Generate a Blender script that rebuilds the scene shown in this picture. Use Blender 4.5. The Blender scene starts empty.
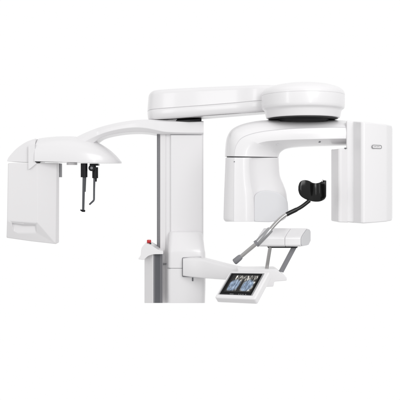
import bpy, bmesh, math, random
from mathutils import Vector, noise

S = bpy.context.scene
PX, D, EYE, HZ = 0.005, 3.5, 1.45, 178.0      # metres per photo pixel on the column plane, camera distance, eye height, horizon row

# ---------------------------------------------------------------- camera
cam = bpy.data.cameras.new("camera"); camo = bpy.data.objects.new("camera", cam)
S.collection.objects.link(camo); S.camera = camo
camo.location = (0, -D, EYE); camo.rotation_euler = (math.radians(90), 0, 0)
cam.sensor_width = 36; cam.lens = 36 * D / (400 * PX)
cam.shift_y = (HZ - 200) / 400.0
cam.clip_start = 0.05; cam.clip_end = 200
S.render.resolution_x = S.render.resolution_y = 1024

# ---------------------------------------------------------------- studio light
w = bpy.data.worlds.new("World"); S.world = w; w.use_nodes = True
nt = w.node_tree; N = nt.nodes; L = nt.links
bg = N["Background"]
tc = N.new("ShaderNodeTexCoord"); sp = N.new("ShaderNodeSeparateXYZ"); L.new(tc.outputs["Generated"], sp.inputs[0])
def mrange(src, a, b, c, d):
    m = N.new("ShaderNodeMapRange"); m.interpolation_type = 'SMOOTHSTEP'
    L.new(src, m.inputs["Value"])
    for k, v in zip(("From Min", "From Max", "To Min", "To Max"), (a, b, c, d)): m.inputs[k].default_value = v
    return m.outputs["Result"]
# white cyclorama behind and above, dimmer studio behind the camera and below
front = mrange(sp.outputs["Y"], 0.25, 0.75, 0.0, 1.0)
low = mrange(sp.outputs["Z"], -1.0, 0.9, 0.56, 0.80)
mx = N.new("ShaderNodeMix"); mx.data_type = 'FLOAT'
L.new(front, mx.inputs[0]); L.new(low, mx.inputs[2]); mx.inputs[3].default_value = 1.0
cb = N.new("ShaderNodeCombineColor")
for i in range(3): L.new(mx.outputs[0], cb.inputs[i])
L.new(cb.outputs[0], bg.inputs["Color"]); bg.inputs["Strength"].default_value = 1.0

def area(name, loc, target, size, power, col=(1, 1, 1)):
    l = bpy.data.lights.new(name, 'AREA'); l.shape = 'RECTANGLE'; l.size, l.size_y = size; l.energy = power; l.color = col
    o = bpy.data.objects.new(name, l); S.collection.objects.link(o); o.location = loc
    o.rotation_euler = (Vector(target) - Vector(loc)).to_track_quat('-Z', 'Y').to_euler()
area("softbox_key", (1.6, -3.7, 3.1), (0.0, 0, 1.4), (1.8, 1.8), 53)
area("softbox_top", (-0.4, -0.6, 4.2), (-0.1, -0.1, 1.4), (3.0, 1.4), 3)
area("softbox_strip", (-2.6, -3.0, 2.2), (-0.1, 0, 1.4), (0.5, 2.2), 16)
area("softbox_slim", (1.15, -3.6, 1.75), (0.54, -0.5, 1.4), (0.22, 1.5), 9)

S.view_settings.view_transform = 'Standard'; S.view_settings.look = 'None'
S.view_settings.exposure = 0.0; S.view_settings.gamma = 1.0

# ---------------------------------------------------------------- helpers
def U(px, py, Y=0.0):
    s = (D + Y) / D
    return Vector(((px - 200) * PX * s, Y, EYE + (HZ - py) * PX * s))
def pxl(n, Y=0.0): return n * PX * (D + Y) / D

def mat(name, col, rough=0.4, metal=0.0, coat=0.0, bump=0.0, var=0.0, emit=None):
    m = bpy.data.materials.new(name); m.use_nodes = True
    n = m.node_tree.nodes; l = m.node_tree.links; b = n["Principled BSDF"]
    b.inputs["Base Color"].default_value = (*col, 1); b.inputs["Roughness"].default_value = rough
    b.inputs["Metallic"].default_value = metal; b.inputs["Coat Weight"].default_value = coat
    b.inputs["Coat Roughness"].default_value = 0.12
    t = n.new("ShaderNodeTexCoord")
    if var:
        no = n.new("ShaderNodeTexNoise"); no.inputs["Scale"].default_value = 9; no.inputs["Detail"].default_value = 4
        l.new(t.outputs["Object"], no.inputs["Vector"])
        r = n.new("ShaderNodeMapRange"); l.new(no.outputs["Fac"], r.inputs["Value"])
        r.inputs["To Min"].default_value = rough - var; r.inputs["To Max"].default_value = rough + var
        l.new(r.outputs["Result"], b.inputs["Roughness"])
    if bump:
        no2 = n.new("ShaderNodeTexNoise"); no2.inputs["Scale"].default_value = 900; no2.inputs["Detail"].default_value = 2
        l.new(t.outputs["Object"], no2.inputs["Vector"])
        bp = n.new("ShaderNodeBump"); bp.inputs["Strength"].default_value = bump; bp.inputs["Distance"].default_value = 0.0004
        l.new(no2.outputs["Fac"], bp.inputs["Height"]); l.new(bp.outputs["Normal"], b.inputs["Normal"])
    return m
WHITE = mat("white_enamel", (0.80, 0.79, 0.80), 0.34, coat=0.35, bump=0.05, var=0.05)
PANEL = mat("light_grey_panel", (0.78, 0.768, 0.777), 0.38, coat=0.2, bump=0.05, var=0.05)
COOL = mat("pale_grey_plastic", (0.62, 0.62, 0.635), 0.42, bump=0.05, var=0.05)
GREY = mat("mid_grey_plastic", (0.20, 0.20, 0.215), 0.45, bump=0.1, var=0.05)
DARK = mat("slate_grey_track", (0.115, 0.118, 0.13), 0.5, bump=0.1, var=0.05)
SEAM = mat("shadow_gap_rubber", (0.10, 0.10, 0.105), 0.7)
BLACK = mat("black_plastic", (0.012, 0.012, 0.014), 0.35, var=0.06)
GLOSS = mat("glossy_black_pad", (0.006, 0.006, 0.006), 0.16)
STEEL = mat("brushed_steel", (0.50, 0.49, 0.485), 0.14, metal=1.0, var=0.06)
ROD = mat("dark_steel_rod", (0.09, 0.095, 0.105), 0.38, metal=0.5)
PANE = mat("screen_black", (0.004, 0.004, 0.005), 0.3)
PANE.node_tree.nodes["Principled BSDF"].inputs["Specular IOR Level"].default_value = .08
BLACK.node_tree.nodes["Principled BSDF"].inputs["Specular IOR Level"].default_value = .18
GLOSS.node_tree.nodes["Principled BSDF"].inputs["Specular IOR Level"].default_value = .32
SLV = mat("satin_grey_metal", (0.40, 0.40, 0.41), 0.27, metal=0.8)
COLM = mat("collimator_plastic", (0.69, 0.69, 0.71), 0.4, bump=0.05)
MID = mat("satin_track_grey", (0.30, 0.30, 0.315), 0.45, bump=0.1)
RED = mat("red_plastic", (0.55, 0.01, 0.015), 0.3, coat=0.4)

root = bpy.data.objects.new("dental_xray_machine", None); S.collection.objects.link(root)
root.location = (U(182, 302, 0).x, 0.0, U(182, 302, 0).z)
root["label"] = "white panoramic dental x-ray machine with side skull arm, rotating C-shaped arm and small touchscreen"
root["category"] = "x-ray machine"

def obj(name, bm, m, parent=None, bevel=0.0, seg=3, smooth=True, angle=28, label=None, subsurf=0):
    parent = parent or root
    bmesh.ops.remove_doubles(bm, verts=bm.verts, dist=1e-6)
    bmesh.ops.recalc_face_normals(bm, faces=bm.faces)
    me = bpy.data.meshes.new(name)
    # origin at the mesh's own centre
    c = sum((v.co for v in bm.verts), Vector()) / max(1, len(bm.verts))
    for v in bm.verts: v.co -= c
    bm.to_mesh(me); bm.free()
    o = bpy.data.objects.new(name, me); S.collection.objects.link(o)
    if isinstance(m, (list, tuple)):
        for k in m: me.materials.append(k)
    else: me.materials.append(m)
    if smooth: me.shade_smooth()
    if subsurf:
        md = o.modifiers.new("sub", 'SUBSURF'); md.levels = md.render_levels = subsurf
    if bevel:
        md = o.modifiers.new("bevel", 'BEVEL'); md.width = bevel; md.segments = seg
        md.limit_method = 'ANGLE'; md.angle_limit = math.radians(angle); md.harden_normals = True
        md.use_clamp_overlap = True
    elif smooth and not subsurf:
        me.set_sharp_from_angle(angle=math.radians(angle + 10))
    o.parent = parent
    pw = Vector(parent["w"]) if parent is not root else root.location
    o.location = c - pw
    o["w"] = tuple(c)
    if label: o["label"] = label
    return o

def loft(secs, bm=None, cap=True, closed=True):
    bm = bm or bmesh.new()
    rings = [[bm.verts.new(p) for p in s] for s in secs]
    n = len(rings[0])
    for a, b in zip(rings, rings[1:]):
        for i in range(n if closed else n - 1):
            j = (i + 1) % n
            try: bm.faces.new((a[i], a[j], b[j], b[i]))
            except ValueError: pass
    if cap:
        for r in (rings[0], rings[-1]):
            try: bm.faces.new(r)
            except ValueError: pass
    return bm

def rpoly(pts, rad, n=6):
    """round the corners of a 2-D polygon; pts may be (x, y) or (x, y, r)"""
    out = []; m = len(pts)
    for i in range(m):
        p = Vector(pts[i][:2]); a = Vector(pts[i - 1][:2]); b = Vector(pts[(i + 1) % m][:2])
        r = pts[i][2] if len(pts[i]) > 2 else rad
        r = min(r, (a - p).length * .48, (b - p).length * .48)
        if r < 1e-4: out.append(p.copy()); continue
        p0 = p + (a - p).normalized() * r; p1 = p + (b - p).normalized() * r
        for k in range(n + 1):
            t = k / n; out.append(p0 * (1 - t) ** 2 + p * 2 * t * (1 - t) + p1 * t * t)
    return out

def crom(pts, n=6):
    """Catmull-Rom through an open list of tuples of any length"""
    P = [Vector(p) if len(p) in (2, 3) else p for p in pts]
    out = []
    m = len(pts)
    def g(i): return pts[max(0, min(m - 1, i))]
    for i in range(m - 1):
        for k in range(n):
            t = k / n; a, b, c, d = g(i - 1), g(i), g(i + 1), g(i + 2)
            out.append(tuple(.5 * ((2 * b[q]) + (-a[q] + c[q]) * t + (2 * a[q] - 5 * b[q] + 4 * c[q] - d[q]) * t * t
                               + (-a[q] + 3 * b[q] - 3 * c[q] + d[q]) * t ** 3) for q in range(len(b))))
    out.append(tuple(pts[-1]))
    return out

def prism(outline, yf, yb, bm=None):
    """front outline given in photo pixels on plane yf, extruded straight back to yb at true size"""
    f = [U(p[0], p[1], yf) for p in outline]
    b = [Vector((v.x, yb, v.z)) for v in f]
    return loft([f, b], bm)

def tube(path, rads, seg=20, bm=None, cap=True):
    path = [Vector(p) for p in path]
    if not isinstance(rads, (list, tuple)): rads = [rads] * len(path)
    secs = []; up = None
    for i, p in enumerate(path):
        t = (path[min(i + 1, len(path) - 1)] - path[max(i - 1, 0)]).normalized()
        if up is None: up = Vector((0, 1, 0)) if abs(t.y) < .9 else Vector((1, 0, 0))
        x = up.cross(t).normalized(); y = t.cross(x).normalized(); up = y
        secs.append([p + rads[i] * (math.cos(a) * x + math.sin(a) * y) for a in [2 * math.pi * k / seg for k in range(seg)]])
    return loft(secs, bm, cap)

def lathe(c, prof, seg=96, bm=None):
    """prof: (radius, z) from bottom to top round a vertical axis at c"""
    return loft([[Vector((c.x + r * math.cos(2 * math.pi * k / seg), c.y + r * math.sin(2 * math.pi * k / seg), z))
                  for k in range(seg)] for r, z in prof], bm)

def tower(cols, bm=None):
    """closed plan loop of (px, Y, top row, bottom row)"""
    return loft([[U(c[0], c[3], c[1]) for c in cols], [U(c[0], c[2], c[1]) for c in cols]], bm)

def box(x0, x1, y0, y1, yf, yb, bm=None):
    return prism([(x0, y1), (x1, y1), (x1, y0), (x0, y0)], yf, yb, bm)

# ================================================================= COLUMN
col = obj("column", tower([(171, -.112, 131, 303), (202, -.112, 131, 303), (203.4, -.10, 131, 303), (203.4, .10, 131, 303),
                           (160, .12, 131, 303), (160, -.09, 131, 303), (170, -.098, 131, 303), (170.5, -.104, 131, 303)]), WHITE, bevel=.0025)
# pale side trim of the column, a touch darker than its face
obj("side_trim", tower([(160.3, -.094, 131, 303), (165.5, -.1, 131, 303), (165.5, -.085, 131, 303), (160.3, -.08, 131, 303)]), PANEL, col, bevel=.001)
obj("track", tower([(157.2, -.065, 131, 303), (159.8, -.07, 131, 303), (161.5, .08, 131, 303), (158.5, .08, 131, 303)]), MID, col, bevel=.001)
obj("track_edge", tower([(156.9, -.06, 131, 303), (157.9, -.068, 131, 303), (157.9, -.05, 131, 303), (156.9, -.05, 131, 303)]), DARK, col)

# carriage cover that slides on the column (upper and lower shell)
def carriage(rows):
    secs = []
    for (py, xl, xr, yf) in rows:
        pts = rpoly([(xl, .0), (xl + .6, yf), (xr - .6, yf), (xr, .0)], 0)
        lo = [(xl, .06), (xl, yf + .035), (xl + .7, yf + .016), (xl + 2.2, yf + .004), (xl + 4.5, yf), ((xl + xr) / 2, yf - .003),
              (xr - 5, yf), (xr - 2.4, yf + .004), (xr - .8, yf + .016), (xr, yf + .035), (xr, .06)]
        secs.append([U(a, py, b) for a, b in lo])
    return loft(secs)
car = obj("carriage_cover", carriage(crom([(231.2, 170.8, 199.5, -.118), (231.8, 169.6, 201.3, -.135), (234, 169, 202.6, -.146), (240, 168.6, 203.5, -.163),
     (247, 168.2, 204.3, -.180), (250.5, 168, 204.8, -.187), (253, 167.8, 205.3, -.189), (260, 167.7, 205.4, -.190), (268.0, 167.6, 205.5, -.190)], 4)), WHITE, bevel=.002, angle=40)
obj("lower_carriage_cover", carriage([(268.55, 167.2, 205.7, -.190), (285, 167.2, 205.5, -.188), (303, 167.4, 205.0, -.184)]), WHITE, bevel=.0012, angle=40)
obj("seam", box(168, 182, 268.0, 268.55, -.1886, -.10), SLV, car)
obj("latch", box(161.7, 166.2, 263.7, 264.6, -.108, -.09), GREY, car, bevel=.0006)
obj("key_slot", prism(rpoly([(192.0, 277.6), (193.3, 277.6), (193.3, 281.2), (192.0, 281.2)], .55), -.1925, -.17), DARK)

# ================================================================= EMERGENCY STOP POST
post = obj("control_post", tower([(144.4, -0.1050, 254, 303), (152.9, -0.1650, 254, 303), (162.9, -0.1250, 254, 303), (160, -0.0250, 254, 303), (147, -0.0150, 254, 303)]), PANEL, bevel=.002)
obj("track_panel", tower([(153.4, -0.1645, 254, 303), (162.6, -0.1275, 254, 303), (162.4, -0.1200, 254, 303), (153.8, -0.1550, 254, 303)]), GREY, post, bevel=.001)
obj("track_groove", tower([(155.6, -0.1580, 254, 303), (160.0, -0.1405, 254, 303), (160.0, -0.1300, 254, 303), (155.6, -0.1450, 254, 303)]), DARK, post)
cap_out = rpoly([(138.6, 257.7), (140.6, 256.9, 1), (141.3, 248, 3), (144, 244.6, 2), (147.5, 243.6, 2), (152.5, 246.2, 2), (158.5, 250.2, 2),
                 (163.2, 251.3, .8), (163.2, 254.2, .5), (153, 254.3, 3), (148, 256, 2), (143.6, 260.1, 1.2), (138.6, 259.3, .5)], 1, 5)
cp = obj("post_cap", prism(cap_out, -.18, -.03), WHITE, bevel=.004)
c = U(149, 243.9, -.13)
sb = obj("emergency_stop_button", lathe(c, [(pxl(1.9), c.z + .006), (pxl(2.05), c.z + .008), (pxl(2.1), c.z + .016), (pxl(1.85), c.z + .0195), (pxl(1), c.z + .0205)], 32), RED, cp)
obj("button_collar", lathe(c, [(pxl(2.2), c.z - .006), (pxl(2.25), c.z + .004), (pxl(1.6), c.z + .0065)], 32), BLACK, sb)
c = U(153.2, 247.0, -.12)
obj("indicator_knob", lathe(c, [(pxl(.7), c.z - .006), (pxl(.7), c.z + .004), (pxl(.4), c.z + .0055)], 20), GREY, cp)

# ================================================================= OVERHEAD ARM AND HUB
HC = Vector((U(302.8, 100, -.36).x, -.36, 0))
def zat(py, Y): return U(200, py, Y).z
def bar(inset):
    """plan outline of the overhead arm, round at the rear end"""
    fl = [(147.2, .02), (147.6, -.05), (150, -.10), (156, -.128), (170, -.155), (200, -.20), (235, -.265), (262, -.325), (306, -.365)]
    P = []
    for px, Y in crom(fl, 9):
        P.append(Vector(((px - 200) * PX * (D + Y) / D, Y)))
    P += [Vector((HC.x + .015, -.20)), Vector((.28, -.12)), Vector((0, .02)), Vector((-.15, .10)), Vector((-.23, .10)), Vector((-.262, .06))]
    ce = Vector((.1, -.16)); n = len(P); out = []
    for i, p in enumerate(P):
        t = (P[(i + 1) % n] - P[i - 1]).normalized(); nrm = Vector((-t.y, t.x))
        out.append(p + nrm * inset)
    return out
z0 = zat(119.6, -.12); zs = zat(109.4, -.12); zt = zat(89.2, -.14)
def layers(L_): return loft([[Vector((q.x, q.y, z + .040 * (q.x + .262) - .074 * max(0, (z - zs) / (zt - zs)) * (q.x + .262) ** 2)) for q in bar(i)] for i, z in L_])
arm = obj("overhead_arm", layers([(.018, z0), (.011, z0 + .003), (.006, z0 + .010), (.003, z0 + .025), (.0015, zs - .004), (.0035, zs - .001)]), WHITE, angle=40)
obj("upper_shell", layers([(.0035, zs - .0005), (.001, zs + .002), (.002, zs + .02), (.004, zt - .045)] + [(.006 + .026 * (1 - math.cos(math.radians(a))), zt - .026 + .026 * math.sin(math.radians(a))) for a in range(0, 71, 10)]), WHITE, arm, angle=6)

def hz(py): return zat(py, -.36)
R = pxl(41.2, -.36)
hub = obj("rotation_hub", lathe(HC, [(R * .86, hz(118.5)), (R * .88, hz(118.1)), (R * .895, hz(116.4)), (R * .915, hz(112.2)), (R * .93, hz(110.7)), (R * .955, hz(109.9)), (R * .98, hz(109.2)), (R * .993, hz(108.2)), (R, hz(106)), (R, hz(97.0)), (R * .998, hz(96.2))]), WHITE, angle=30)
obj("hub_cap", lathe(HC, [(R * .992, hz(96.2)), (R * 1.0, hz(95.8)), (R * .998, hz(94.4)), (R * .985, hz(92.9)), (R * .955, hz(91.2)), (R * .90, hz(89.4)), (R * .82, hz(87.8)), (R * .70, hz(86.2)), (R * .55, hz(85.0)), (R * .38, hz(84.2)), (R * .2, hz(83.8))]), WHITE, hub, angle=30)
obj("bearing_ring", lathe(HC, [(R * .60, hz(122)), (R * .62, hz(119.6)), (R * .80, hz(119.4)), (R * .84, hz(119.0)), (R * .84, hz(118))]), BLACK, hub)

# ================================================================= ROTATING C-ARM
C0 = -.36
st = [  # outer silhouette, upper crease, lower crease, inner silhouette
 ((225.6, 156.2), (234.2, 156.3), (249.2, 156.6), (278.6, 157.2)),
 ((226, 147), (235, 149.5), (250.2, 151.5), (278.8, 155.6)),
 ((227.4, 137.3), (237, 143.6), (252.5, 147.4), (279.8, 153.2)),
 ((231, 130.3), (241, 138.4), (256, 144.6), (282.2, 150.9)),
 ((238.5, 125.6), (248.5, 134.7), (261, 142.6), (286, 148.9)),
 ((250, 122.2), (260, 131.8), (268, 141.2), (292, 147.4)),
 ((265, 120.2), (275, 129.9), (281, 140.2), (301, 146.4)),
 ((290, 119.3), (295, 128.4), (298, 139.5), (316, 145.6)),
 ((315, 119.5), (318, 127.6), (320, 139), (331, 145.2)),
 ((335, 119.8), (338, 127.2), (339, 138.6), (344, 145)),
 ((350, 121), (350, 127.6), (350, 138.6), (352, 145))]
flat = crom([tuple(v for p in s for v in p) for s in st], 6)
secs = []
for s in flat:
    O, A, B, I = s[0:2], s[2:4], s[4:6], s[6:8]
    mid = lambda p, q, t: (p[0] * (1 - t) + q[0] * t, p[1] * (1 - t) + q[1] * t)
    # rounded top shell, flat front, hollowed inner flank, straight back
    sec = [U(*O, C0 + .03), U(*mid(O, A, .10), C0 - .02), U(*mid(O, A, .35), C0 - .062), U(*mid(O, A, .7), C0 - .085), U(*A, C0 - .096), U(*mid(A, B, .04), C0 - .094),
           U(*mid(A, B, .5), C0 - .099), U(*B, C0 - .096), U(*mid(B, I, .3), C0 - .078), U(*mid(B, I, .65), C0 - .045), U(*mid(B, I, .93), C0 - .008), U(*I, C0 + .03)]
    i2 = U(*I, C0 + .03); o2 = U(*O, C0 + .03)
    sec += [Vector((i2.x, C0 + .12, i2.z)), Vector((o2.x, C0 + .12, o2.z))]
    secs.append(sec)
carm = obj("rotating_arm", loft(secs), WHITE, bevel=.0012, angle=35)
obj("seam", tube([U(*s[2:4], C0 - .0955) for s in flat], .0006, 8), COOL, carm)
obj("screw_hole", prism(rpoly([(319, 141.3), (320.8, 141.3), (320.8, 142.5), (319, 142.5)], .6), C0 - .072, C0 - .03), DARK, carm)
obj("indicator_slot", prism(rpoly([(273.6, 143.4), (279.0, 143.9), (279, 144.7), (273.6, 144.2)], .35), C0 - .066, C0 - .03), SLV, carm)

# x-ray tube head hanging from the left end of the arm
def head(py, xl, xc, xf, xi, xr, yi):
    lo = [(xl, C0 + .10), (xl, C0 - .015), (xl + .7, C0 - .045), (xl + 2.6, C0 - .068), (xc - 3, C0 - .086), (xc - .2, C0 - .0955), (xc + .5, C0 - .0945), ((xc + xf) / 2, C0 - .099), (xf - .6, C0 - .097), (xf + .6, C0 - .090),
          ((xf * .6 + xi * .4), C0 - .072), (xi, yi), ((xi + xr) / 2, yi + .02), (xr - 1, yi + .045), (xr, yi + .065), (xr, C0 + .10)]
    return [U(a, py, b) for a, b in lo]
rows = crom([(157.6, 225.5, 234.2, 249.2, 257, 278.6, C0 - .062), (166, 225.2, 234.1, 249.1, 257.5, 279, C0 - .06), (176, 224.8, 234, 249.6, 258, 280, C0 - .06), (186, 224.4, 233.9, 251, 259.5, 284, C0 - .06),
             (194, 224.1, 233.9, 252.6, 261, 286.5, C0 - .062), (205, 223.8, 233.8, 253.4, 262, 287.3, C0 - .065), (216, 223.5, 233.7, 253.6, 262, 286.8, C0 - .065), (219.6, 223.8, 233.7, 253.6, 262, 284, C0 - .063), (221.6, 225.5, 234, 253.6, 262, 280, C0 - .058)], 4)
tub = obj("xray_tube_head", loft([head(*r) for r in rows]), WHITE, bevel=.003, angle=50)
obj("joint_gap", tower([(226.8, C0 - .03, 156.3, 157.5), (234, C0 - .088, 156.4, 157.6), (249, C0 - .088, 156.7, 157.5), (257, C0 - .05, 157, 157.5), (277, C0 - .01, 157.2, 157.6), (277, C0 + .09, 157.2, 157.6), (227.5, C0 + .09, 156.3, 157.5)]), SEAM, tub)
obj("seam", tube([U(r[2], r[0], C0 - .0955) for r in rows], .0006, 8), COOL, tub)
colm = rpoly([(254.2, 196, 3), (259, 191.6, 3), (267, 190.2, 5), (279, 192.6, 5), (287.6, 199.5, 4), (288.6, 213, 3), (281.5, 220.2, 3), (270, 222.2, 2), (254.2, 221.8, 2)], 3, 6)
obj("collimator", prism(colm, C0 - .092, C0 + .02), COLM, tub, bevel=.004)
cc = U(255, 221.5, C0 - .03)
obj("screw", prism(rpoly([(233.8, 161.2), (234.8, 161.2), (234.8, 162.2), (233.8, 162.2)], .45), C0 - .0975, C0 - .08), DARK, tub)

# detector head on the right end of the arm
dh = obj("detector_head", tower([(346.2, C0 - .103, 120.3, 222.2), (353.2, C0 - .107, 121.2, 222.8), (361, C0 - .165, 121.6, 223.6), (364, C0 - .17, 121.9, 223.4),
        (375, C0 - .155, 122.8, 222.8), (387, C0 - .125, 124.4, 221.8), (392.0, C0 - .09, 125.4, 220.6), (392.4, C0 + .0, 128.0, 219), (389, C0 + .08, 129, 216.6), (350, C0 + .10, 124, 219), (347.5, C0 + .08, 123, 219)]), WHITE, bevel=.013, seg=6, angle=14)
obj("sensor_panel", tower([(331.2, C0 - .030, 149.6, 220.8), (332.2, C0 - .05, 149.3, 221.2), (338.2, C0 - .112, 148.8, 222.2), (341, C0 - .116, 148.7, 222.4), (348.5, C0 - .10, 148.3, 222.6), (348.5, C0 + .04, 149.2, 221), (332, C0 + .04, 149.6, 220)]), PANEL, dh, bevel=.0045, seg=4, angle=14)
obj("screw", prism(rpoly([(344.9, 147.6), (346.6, 147.6), (346.6, 149), (344.9, 149)], .6), C0 - .109, C0 - .09), DARK, dh)
# small oval badge with worn, unreadable lettering
def onface(px, py, off):            # point on the front cover's sloping plane
    t = (px - 375) / 11.6; Y = C0 - .155 + .029 * t - off
    return U(px, py, Y)
def facep(outline, o1, o0): return loft([[onface(a, b, o1) for a, b in outline], [onface(a, b, o0) for a, b in outline]])
pill = lambda g: rpoly([(371.9 + g, 144.6 + g), (381.9 - g, 144.6 + g + .5), (381.9 - g, 148.7 - g + .3), (371.9 + g, 148.7 - g)], 2.4 - g, 8)
bd = obj("badge", facep(pill(0), .0022, -.002), SLV, dh, bevel=.0004)
obj("badge_plate", facep(pill(.75), .0030, .001), PANEL, bd)
bm = bmesh.new()
for k in range(7):
    x = 373.5 + k * .98; y = 146.15 + .03 * k
    for (dx, dy, ww, hh) in [[(0, 0, .62, .2), (0, .72, .62, .2)], [(0, 0, .2, .9), (.42, 0, .2, .9)], [(0, 0, .62, .2), (0, .35, .55, .2), (0, 0, .2, .9)]][k % 3]:
        f = [(x + dx, y + dy), (x + dx + ww, y + dy), (x + dx + ww, y + dy + hh), (x + dx, y + dy + hh)]
        loft([[onface(a, b, .0036) for a, b in f], [onface(a, b, .0026) for a, b in f]], bm)
obj("lettering", bm, GREY, bd)

# ================================================================= CEPHALOMETRIC SIDE ARM
stc = [  # px, top, crease 1, crease 2, bottom
 (203.6, 121, 122, 132.8, 134.6), (185, 120.6, 121.8, 132.7, 134.4), (166, 120.2, 121.8, 132.0, 134.2), (156, 119.8, 122.0, 130, 133.6), (147, 119.5, 122.2, 128.2, 132.2), (135, 120.1, 122.8, 127.4, 131.7), (120, 122.2, 125.2, 129, 133),
 (105, 125.6, 128.7, 132.6, 136.2), (95, 128.8, 132.2, 136.6, 140.7), (86, 132.4, 136.6, 141, 146), (78, 136.2, 141, 146, 152), (72, 140, 145, 150, 156)]
secs = []
for (x, t, a, b, bo) in crom(stc, 5):
    k = 0 if x > 157 else min(1, (157 - x) / 60); f = -.13 + .07 * k
    tp, bt = U(x, t, f + .018), U(x + (0 if x > 100 else (100 - x) * .3), bo, f + .014)
    secs.append([tp, U(x, a, f + .002), U(x, b, f - .002), bt, Vector((bt.x, .10, bt.z)), Vector((tp.x, .10, tp.z))])
ca = obj("cephalometric_arm", loft(secs), WHITE, bevel=.0025, angle=16)
obj("gap_shadow_sliver", tower([(176, -.12, 120.3, 121.2), (190, -.145, 119.7, 121.0), (201.5, -.12, 118.6, 121.2), (201.5, .05, 119, 121), (178, .05, 119, 121)]), BLACK, ca)  # black sliver shaped as the shadow between overhead arm and side arm
obj("arm_shadow_line", box(170.4, 201.6, 134.5, 134.95, -.114, -.10), GREY, ca)  # thin grey strip standing in for shadow where the side arm meets the column

# dome-shaped shell carrying the ear rods
def sil(x): # top silhouette row of the dome
    T = [(35, 138.4), (42, 137.2), (55, 136.2), (68, 136.1), (80, 137.5), (90, 140.2), (100, 144.7), (108, 149.8), (114, 154.8), (118.5, 159.4), (120.8, 162.2)]
    for (a, ya), (b, yb) in zip(T, T[1:]):
        if x <= b:
            t = (x - a) / (b - a); return ya + (yb - ya) * t
    return T[-1][1]
Yd = .015
secs = []
xs = [35 + 85.6 * (1 - (1 - i / 56) ** 1.7) for i in range(57)]
sm = [sum(sil(max(35, min(120.8, x + d))) for d in (-3, -1.5, 0, 1.5, 3)) / 5 if x < 114 else sil(x) for x in xs]
for x, ty in zip(xs, sm):
    by = 161.3 + (x - 35) / 86 * 2.0
    e = math.sqrt(max(.002, 1 - ((x - 35) / 86.4) ** 2.6)); dep = .135 * e + .004
    yf_ = Yd - dep * .9; x3 = U(x, by, yf_).x; zb = U(x, by, yf_).z; zt_ = U(x, min(ty, by - 1.9), 0).z; lip = pxl(1.7)
    ring = [Vector((x3, Yd + dep, zb)), Vector((x3, Yd - dep, zb))]
    for k in range(17):
        a = math.pi * k / 16
        cy, cz = math.cos(a), math.sin(a)
        ring.append(Vector((x3, Yd - dep * (abs(cy) ** .8) * (1 if cy > 0 else -1), zb + lip + (zt_ - zb - lip) * cz ** .9)))
    secs.append(ring)
dome = obj("ear_rod_dome", loft(secs), WHITE, bevel=.0015, angle=45)
# chamfered facet plate at the dome's inner end
cover = rpoly([(6.9, 161.4, .6), (8.2, 157.6, 2), (16, 148.6, 6), (25, 142.4, 6), (31, 139.9, 2), (35.3, 138.6, .2), (35.3, 161.8, .2), (28, 162.3, 1)], 2, 6)
cov = obj("end_cover", prism(cover, -.095, .12), WHITE, bevel=.010, seg=4)
obj("corner_bracket", prism(rpoly([(28.3, 145.4, 1), (34.9, 144.2, .3), (34.9, 161.7, .2), (36.6, 163.2, .2), (30.4, 168.4, .5), (28.3, 169.4, .3)], .5), -.114, -.02), WHITE, cov, bevel=.0015)
obj("bracket_gap", prism([(34.95, 161.5), (37.8, 161.5), (37.8, 162.3), (34.95, 162.3)], -.108, -.05), DARK, cov)
obj("dome_seam", box(34.9, 35.25, 144.6, 161.2, -.1125, -.05), COOL, cov)

# cassette / sensor housing below the cover
F, B_ = -.105, .06
bm = bmesh.new()
V = lambda x, y, Y: bm.verts.new(U(x, y, Y))
tl, tm, tr = V(8.0, 163.2, F + .012), V(36.4, 163.0, F), V(57.0, 163.0, F + .045)
ml, mm = V(7.1, 220.5, F + .012), V(37.2, 222.8, F)
bl, bmid, brr = V(6.5, 237.8, F + .040), V(30, 241.2, F + .040), V(56.0, 244.3, F + .040)
sr_t, sr_b = V(59.2, 163.2, F + .07), V(59.0, 242.6, F + .07)
btl, btr, bbl, bbr = V(8.4, 163.6, B_), V(59.0, 163.6, B_), V(7.0, 236, B_), V(58.6, 240.5, B_)
# recess corners on the lower facet (grip)
def low(px, py):   # depth of the lower facet at a row
    t = (py - 221.5) / 19.; return F + .006 + .034 * max(0, t)
h = [(11.4, 222.6), (24, 224.2), (36.2, 224.4), (35.9, 232.8), (17.5, 232.9), (14.2, 231.5)]
hv = [V(x, y, low(x, y)) for x, y in h]
hd = [V(12.6, 223.4, F + .028), V(24, 225.6, F + .032), V(35.2, 225.7, F + .028)]
q = lambda *v: bm.faces.new(v)
q(tl, tm, mm, ml); q(tm, tr, brr, mm); q(tr, sr_t, sr_b, brr); q(sr_t, btr, bbr, sr_b); q(btr, btl, bbl, bbr); q(btl, tl, ml, bl, bbl)
q(tl, btl, btr, sr_t, tr, tm); q(bl, bmid, brr, sr_b, bbr, bbl)
q(ml, hv[0], hv[5], bl); q(ml, mm, hv[2], hv[1], hv[0]); q(mm, brr, hv[3], hv[2]); q(brr, bmid, hv[4], hv[3]); q(bmid, bl, hv[5], hv[4])
q(hv[0], hd[0], hv[5]); q(hv[0], hv[1], hd[1], hd[0]); q(hv[1], hv[2], hd[2], hd[1]); q(hd[0], hd[1], hv[4], hv[5]); q(hd[1], hd[2], hv[3], hv[4]); q(hd[2], hv[2], hv[3])
hs = obj("sensor_housing", bm, PANEL, bevel=.0045, seg=4, angle=7)
obj("hinge_plate", box(58.9, 60.1, 163.4, 177.2, .0, .05), GREY, hs)

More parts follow.
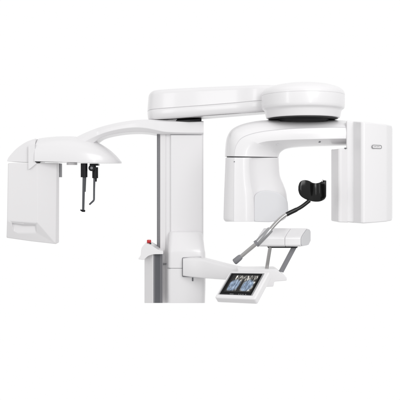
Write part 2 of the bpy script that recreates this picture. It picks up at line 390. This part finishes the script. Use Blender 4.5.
# ear rods and nasion rest below the dome
def zcyl(px, r, y0, y1, Y, m, name, parent, bev=.001, taper=1.0):
    c = U(px, y0, Y); zb = U(px, y1, Y).z
    return obj(name, lathe(Vector((c.x, Y, 0)), [(pxl(r) * taper, zb), (pxl(r), c.z)], 32), m, parent, bevel=bev)
zcyl(72, 5.2, 162.6, 165.0, -.03, PANEL, "pivot_disc", dome)
r1 = zcyl(84.1, 3.3, 163.4, 177.3, -.06, BLACK, "ear_rod_holder", dome)
bm = tube([U(83.9, 177, -.06), U(83.2, 210.6, -.06)], [pxl(1.35), pxl(1.15)], 16)
obj("ear_rod", bm, ROD, r1)
obj("ear_rod_tip", tube([U(80.4, 209.9, -.075), U(82.4, 210.8, -.066), U(84.6, 210.9, -.055)], [pxl(.5), pxl(1.05), pxl(1.1)], 16), BLACK, r1, bevel=.0008)
obj("ear_rod_support", tube([U(85.6, 177, -.04), U(85.0, 191.8, -.04)], pxl(.7), 12), ROD, r1)
n1 = zcyl(95.2, 2.9, 167.2, 178.2, -.05, BLACK, "nasion_rest_holder", dome)
obj("clamp_knob", tube([U(91.6, 168, -.085), U(91.6, 168, -.035)], pxl(3.1), 24), BLACK, n1, bevel=.0012)
obj("knob_cap", tube([U(91.6, 168, -.089), U(91.6, 168, -.0845)], pxl(1.3), 20), GREY, n1)
obj("mount_plate", box(89.6, 98, 163.6, 165.6, -.07, -.02), BLACK, n1, bevel=.001)
obj("mount_stem", tube([U(94.5, 165, -.045), U(94.8, 169, -.045)], pxl(1.4), 16), BLACK, n1)
obj("nasion_rod", tube([U(94.4, 178, -.05), U(94.1, 189, -.05), U(94.0, 199.5, -.05), U(93.5, 200.7, -.052), U(89.6, 204.4, -.07)], [pxl(1.1), pxl(.95), pxl(.95), pxl(.95), pxl(.85)], 16), ROD, n1)
obj("rod_collar", tube([U(95.4, 178, -.045), U(95.3, 181.6, -.045)], pxl(1.5), 16), BLACK, n1)

# ================================================================= SUPPORT ARM, TOUCHSCREEN, CHIN TABLE
obj("arm_socket", prism(rpoly([(182.2, 257.6), (201.6, 257.0), (201.6, 277.2), (182.2, 276.9)], 1.0), -.1955, -.15), GREY)
rowsA = crom([(182.9, 258.7, 276.2, -.215, .06), (190, 258.4, 277.2, -.235, .08), (201, 258.9, 278.3, -.262, .1), (212, 261.4, 279.2, -.30, .1), (226, 265.0, 280.2, -.345, .1), (240, 268.4, 281.6, -.39, .1), (262, 272.3, 284.6, -.46, .1)], 4)
secs = []
for x, t, b, Yf, dp in rowsA:
    a = [(0, .8), (.012, 0), (dp - .02, 0), (dp, .8)]
    z1, z2 = U(x, t, Yf).z, U(x, b, Yf).z; X = U(x, t, Yf).x; hh = z1 - z2
    sec = [(0, z2 + .01), (0, z1 - .012), (.004, z1 - .004), (.012, z1), (dp - .012, z1), (dp, z1 - .012), (dp, z2 + .01), (dp - .01, z2), (.012, z2), (.003, z2 + .003)]
    secs.append([Vector((X, Yf + d, z)) for d, z in sec])
sa = obj("support_arm", loft(secs), WHITE, angle=35)

# base block under the chin table, end of the support arm
blk = rpoly([(238, 269.5, 1), (276.5, 269.2, 2), (286.8, 277.6, 1.2), (286.8, 280.6, .8), (274.4, 281.6, .6), (273.4, 286.6, 1), (258, 287.2, 1), (238, 283, 1)], 1, 5)
bs = obj("table_base", prism(blk, -.50, -.40), WHITE, bevel=.005)

# chin table
def tsec(k, x0, x1):  # k 0..1 along the table; skewed ends
    prof = [(0, 238.2), (0, 245.2), (.010, 246.6), (.10, 245.4), (.135, 240), (.135, 231.0), (.118, 228.9), (.085, 228.2), (.030, 233.6), (.006, 236.6)]
    out = []
    for d, py in prof:
        xx = (x0 + (x1 - x0) * k) + d * 70
        Y = -.52 + d
        z = EYE + (HZ - py) * PX * (D - .52) / D
        # rows given as seen, so undo the depth of the point
        out.append(U(xx, py, Y))
    return out
tt = obj("chin_table", loft([tsec(0, 257.6, 300.6), tsec(.627, 257.6, 300.6)] ), WHITE, bevel=.0035, angle=18)
obj("table_end_section", loft([tsec(.63, 257.6, 300.6), tsec(1, 257.6, 300.6)]), WHITE, tt, bevel=.0035, angle=18)
ep = [U(300.9 + 70 * d, py, -.52 + d) for d, py in [(.003, 239.0), (.003, 244.6), (.012, 245.8), (.10, 244.8), (.13, 240.6), (.13, 231.6), (.116, 229.6), (.085, 229.0), (.030, 234.4), (.008, 237.2)]]
obj("end_plate", loft([ep, [p + Vector((.0025, -.0012, 0)) for p in ep]]), COOL, tt)
obj("table_rail", prism(rpoly([(267.5, 246.0), (298.2, 246.0), (297.2, 247.9), (268, 247.9)], .4), -.485, -.43), BLACK, tt, bevel=.001)
obj("strut", tube([U(270.2, 246.8, -.48), U(266.2, 271.5, -.46)], pxl(1.55), 20), STEEL, tt, label="slim bright steel strut")
sx = [U(294.2, 247.2, -.46), U(281.2, 272.5, -.45)]
obj("strut", prism([(292.4, 247.4), (296.8, 247.4), (283.4, 272.6), (279.6, 271.6)], -.475, -.445), GREY, tt, bevel=.0012, label="broad slanted grey strut")

# handle tube, sleeve and chin / head pad
path = crom([(238.5, 258.6), (248, 250.6), (258, 242.2), (264, 236.3), (270.5, 229.2), (276, 223.0), (282.5, 217.0), (289, 213.2), (296, 209.8), (302, 206.4), (309.5, 200.6)], 5)
P3 = [U(x, y, -.585 + .0007 * max(0, x - 270)) for x, y in path]
ns = 26
hb = obj("handle_tube", tube(P3[:37], pxl(1.65), 24), STEEL)
obj("pad_stem", tube(P3[33:], [pxl(1.85)] * 8 + [pxl(1.6)] * (len(P3) - 33 - 8), 24), GLOSS, hb)
obj("end_grip", tube([U(233.9, 262.4, -.585), U(234.8, 261.7, -.585), U(239.2, 258.0, -.585), U(241.2, 256.3, -.585)], [pxl(1.9), pxl(2.6), pxl(2.5), pxl(2.1)], 24), GREY, hb, bevel=.003, angle=40)
obj("sleeve", tube([U(257.2, 243.2, -.585), U(258, 242.5, -.585), U(270.0, 230.0, -.585), U(270.8, 229.1, -.585)], [pxl(2.3), pxl(2.75), pxl(2.75), pxl(2.3)], 24), SLV, hb)
obj("clamp_ring", tube([U(255.6, 244.4, -.585), U(257.6, 242.7, -.585)], pxl(2.9), 24), GREY, hb, bevel=.0008)
pad = crom([(298.3, 186.6, 190.4, .0), (299.3, 183.2, 193.8, -.001), (301.2, 181.0, 196.4, -.001), (304, 180.1, 198.4, .001), (307, 180.3, 199.8, .004), (309.8, 181.2, 200.8, .009), (312.2, 182.6, 201.3, .016), (314.2, 183.1, 201.6, .020),
            (316.6, 183.2, 201.7, .021), (319.4, 182.6, 201.5, .018), (321.8, 181.3, 200.7, .010), (323.6, 180.4, 199, .0), (324.7, 180.4, 196.4, -.010)], 4)
bm = bmesh.new()
g = []
for x, t, b, Y in pad:
    g.append([bm.verts.new(U(x, t + (b - t) * k / 8, -.56 + Y - .004 * math.sin(math.pi * k / 8))) for k in range(9)])
for a, b in zip(g, g[1:]):
    for k in range(8): bm.faces.new((a[k], a[k + 1], b[k + 1], b[k]))
pd = obj("chin_pad", bm, GLOSS, hb)
md = pd.modifiers.new("thick", 'SOLIDIFY'); md.thickness = .007; md.offset = 1
md = pd.modifiers.new("bev", 'BEVEL'); md.width = .0025; md.segments = 3; md.limit_method = 'ANGLE'; md.angle_limit = math.radians(40)
obj("pad_pin", tube([U(322.4, 181.6, -.56), U(323.2, 179.8, -.56)], pxl(.7), 12), STEEL, pd)

# touchscreen: a tilted rectangle, u to the right and towards the viewer, v up and away
Ys = -.60; k_ = PX * (D + Ys) / D
o3 = U(218.9, 294.0, Ys)                 # lower left corner of the glass
u3 = Vector((31.6, -24, 2.8)) * k_; v3 = Vector((15.2, 17.5, 18.2)) * k_
v3 = v3 - u3 * (v3.dot(u3) / u3.dot(u3)); n3 = u3.cross(v3).normalized()
def T(a, b, c=0): return o3 + u3 * a + v3 * b + n3 * c
def plate(a0, a1, b0, b1, c0, c1, r=.03, seg=6):
    out = rpoly([(a0, b0), (a1, b0), (a1, b1), (a0, b1)], r, seg)
    return loft([[T(p.x, p.y, c0) for p in out], [T(p.x, p.y, c1) for p in out]])
ts = obj("touchscreen", plate(-.075, 1.13, -.17, 1.12, -.030, 0, .07, 8), WHITE, bevel=.006, seg=4, label="tilted touchscreen showing an x-ray picture")
obj("bezel", plate(-.012, 1.012, -.02, 1.02, -.002, .0008, .01), SLV, ts)
obj("glass", plate(.03, .965, .03, .985, .0, .0016, .008), PANE, ts)
obj("bezel_strip", plate(.03, .965, -.01, .028, .0, .0018, .008), BLACK, ts)
for a in (.34, .38, .42, .60, .66, .72, .80):
    out = [(a, .0), (a + .018, .0), (a + .018, .018), (a, .018)]
    obj("touch_symbol", loft([[T(x, y, .0022) for x, y in out], [T(x, y, .0014) for x, y in out]]), COOL, ts)
# picture on the display: two bluish jaw views on grey bone texture
NX, NY = 150, 120
bm = bmesh.new(); lay = bm.loops.layers.color.new("pic")
gv = [[bm.verts.new(T(.12 + .80 * i / NX, .10 + .82 * j / NY, .0021)) for j in range(NY + 1)] for i in range(NX + 1)]
def ss(a, b, t):
    t = max(0, min(1, (t - a) / (b - a))); return t * t * (3 - 2 * t)
def pic(x, y):
    n1 = noise.fractal(Vector((x * 7, y * 6, 1)), 1, 2, 4) * .5 + .5
    n2 = noise.fractal(Vector((x * 20, y * 5, 7)), 1, 2, 4) * .5 + .5
    xs_ = x - .05 * (y - .5)
    bone = .10 + .95 * ss(.25, .8, n2) * (.5 + .7 * n1)                 # pale vertical roots and bone
    c = Vector((bone, bone * .985, bone * .95))
    for cx, wd in ((.23, .22), (.74, .20)):
        rr = ((xs_ - cx) / wd) ** 2 + ((y - .38) / .33) ** 2
        a = ss(1.45, .6, rr)
        v = .55 + .75 * n2
        c = c.lerp(Vector((.47, .56, .68)) * v + Vector((.16, .15, .13)) * n1, a * .9)
    gap = ss(.075, .02, abs(xs_ - .49)) * ss(.85, .55, y)               # dark airway between the two halves
    c = c * (1 - .93 * gap)
    frame = ss(.0, .10, x - .10 * ss(.5, 1, y)) * ss(.0, .06, 1 - x) * ss(0, .12, y) * ss(0, .08, 1 - y)
    c = c * frame + Vector((.006, .006, .008))
    return (min(1, c.x), min(1, c.y), min(1, c.z), 1)
for i in range(NX):
    for j in range(NY):
        f = bm.faces.new((gv[i][j], gv[i + 1][j], gv[i + 1][j + 1], gv[i][j + 1]))
        for lp, (a, b) in zip(f.loops, ((i, j), (i + 1, j), (i + 1, j + 1), (i, j + 1))): lp[lay] = pic(a / NX, b / NY)
SCR = bpy.data.materials.new("lit_display"); SCR.use_nodes = True
n = SCR.node_tree.nodes; l = SCR.node_tree.links; b = n["Principled BSDF"]
at = n.new("ShaderNodeVertexColor"); at.layer_name = "pic"
b.inputs["Base Color"].default_value = (.01, .01, .01, 1); b.inputs["Roughness"].default_value = .25; b.inputs["Specular IOR Level"].default_value = .2
l.new(at.outputs["Color"], b.inputs["Emission Color"]); b.inputs["Emission Strength"].default_value = 1.0
obj("display_picture", bm, SCR, ts, smooth=False)
# neck joining the screen to the arm
obj("screen_bracket", tube([T(.62, .62, -.028), U(246, 276, -.46)], [pxl(3.4), pxl(3.4)], 20), WHITE, ts, bevel=.002)
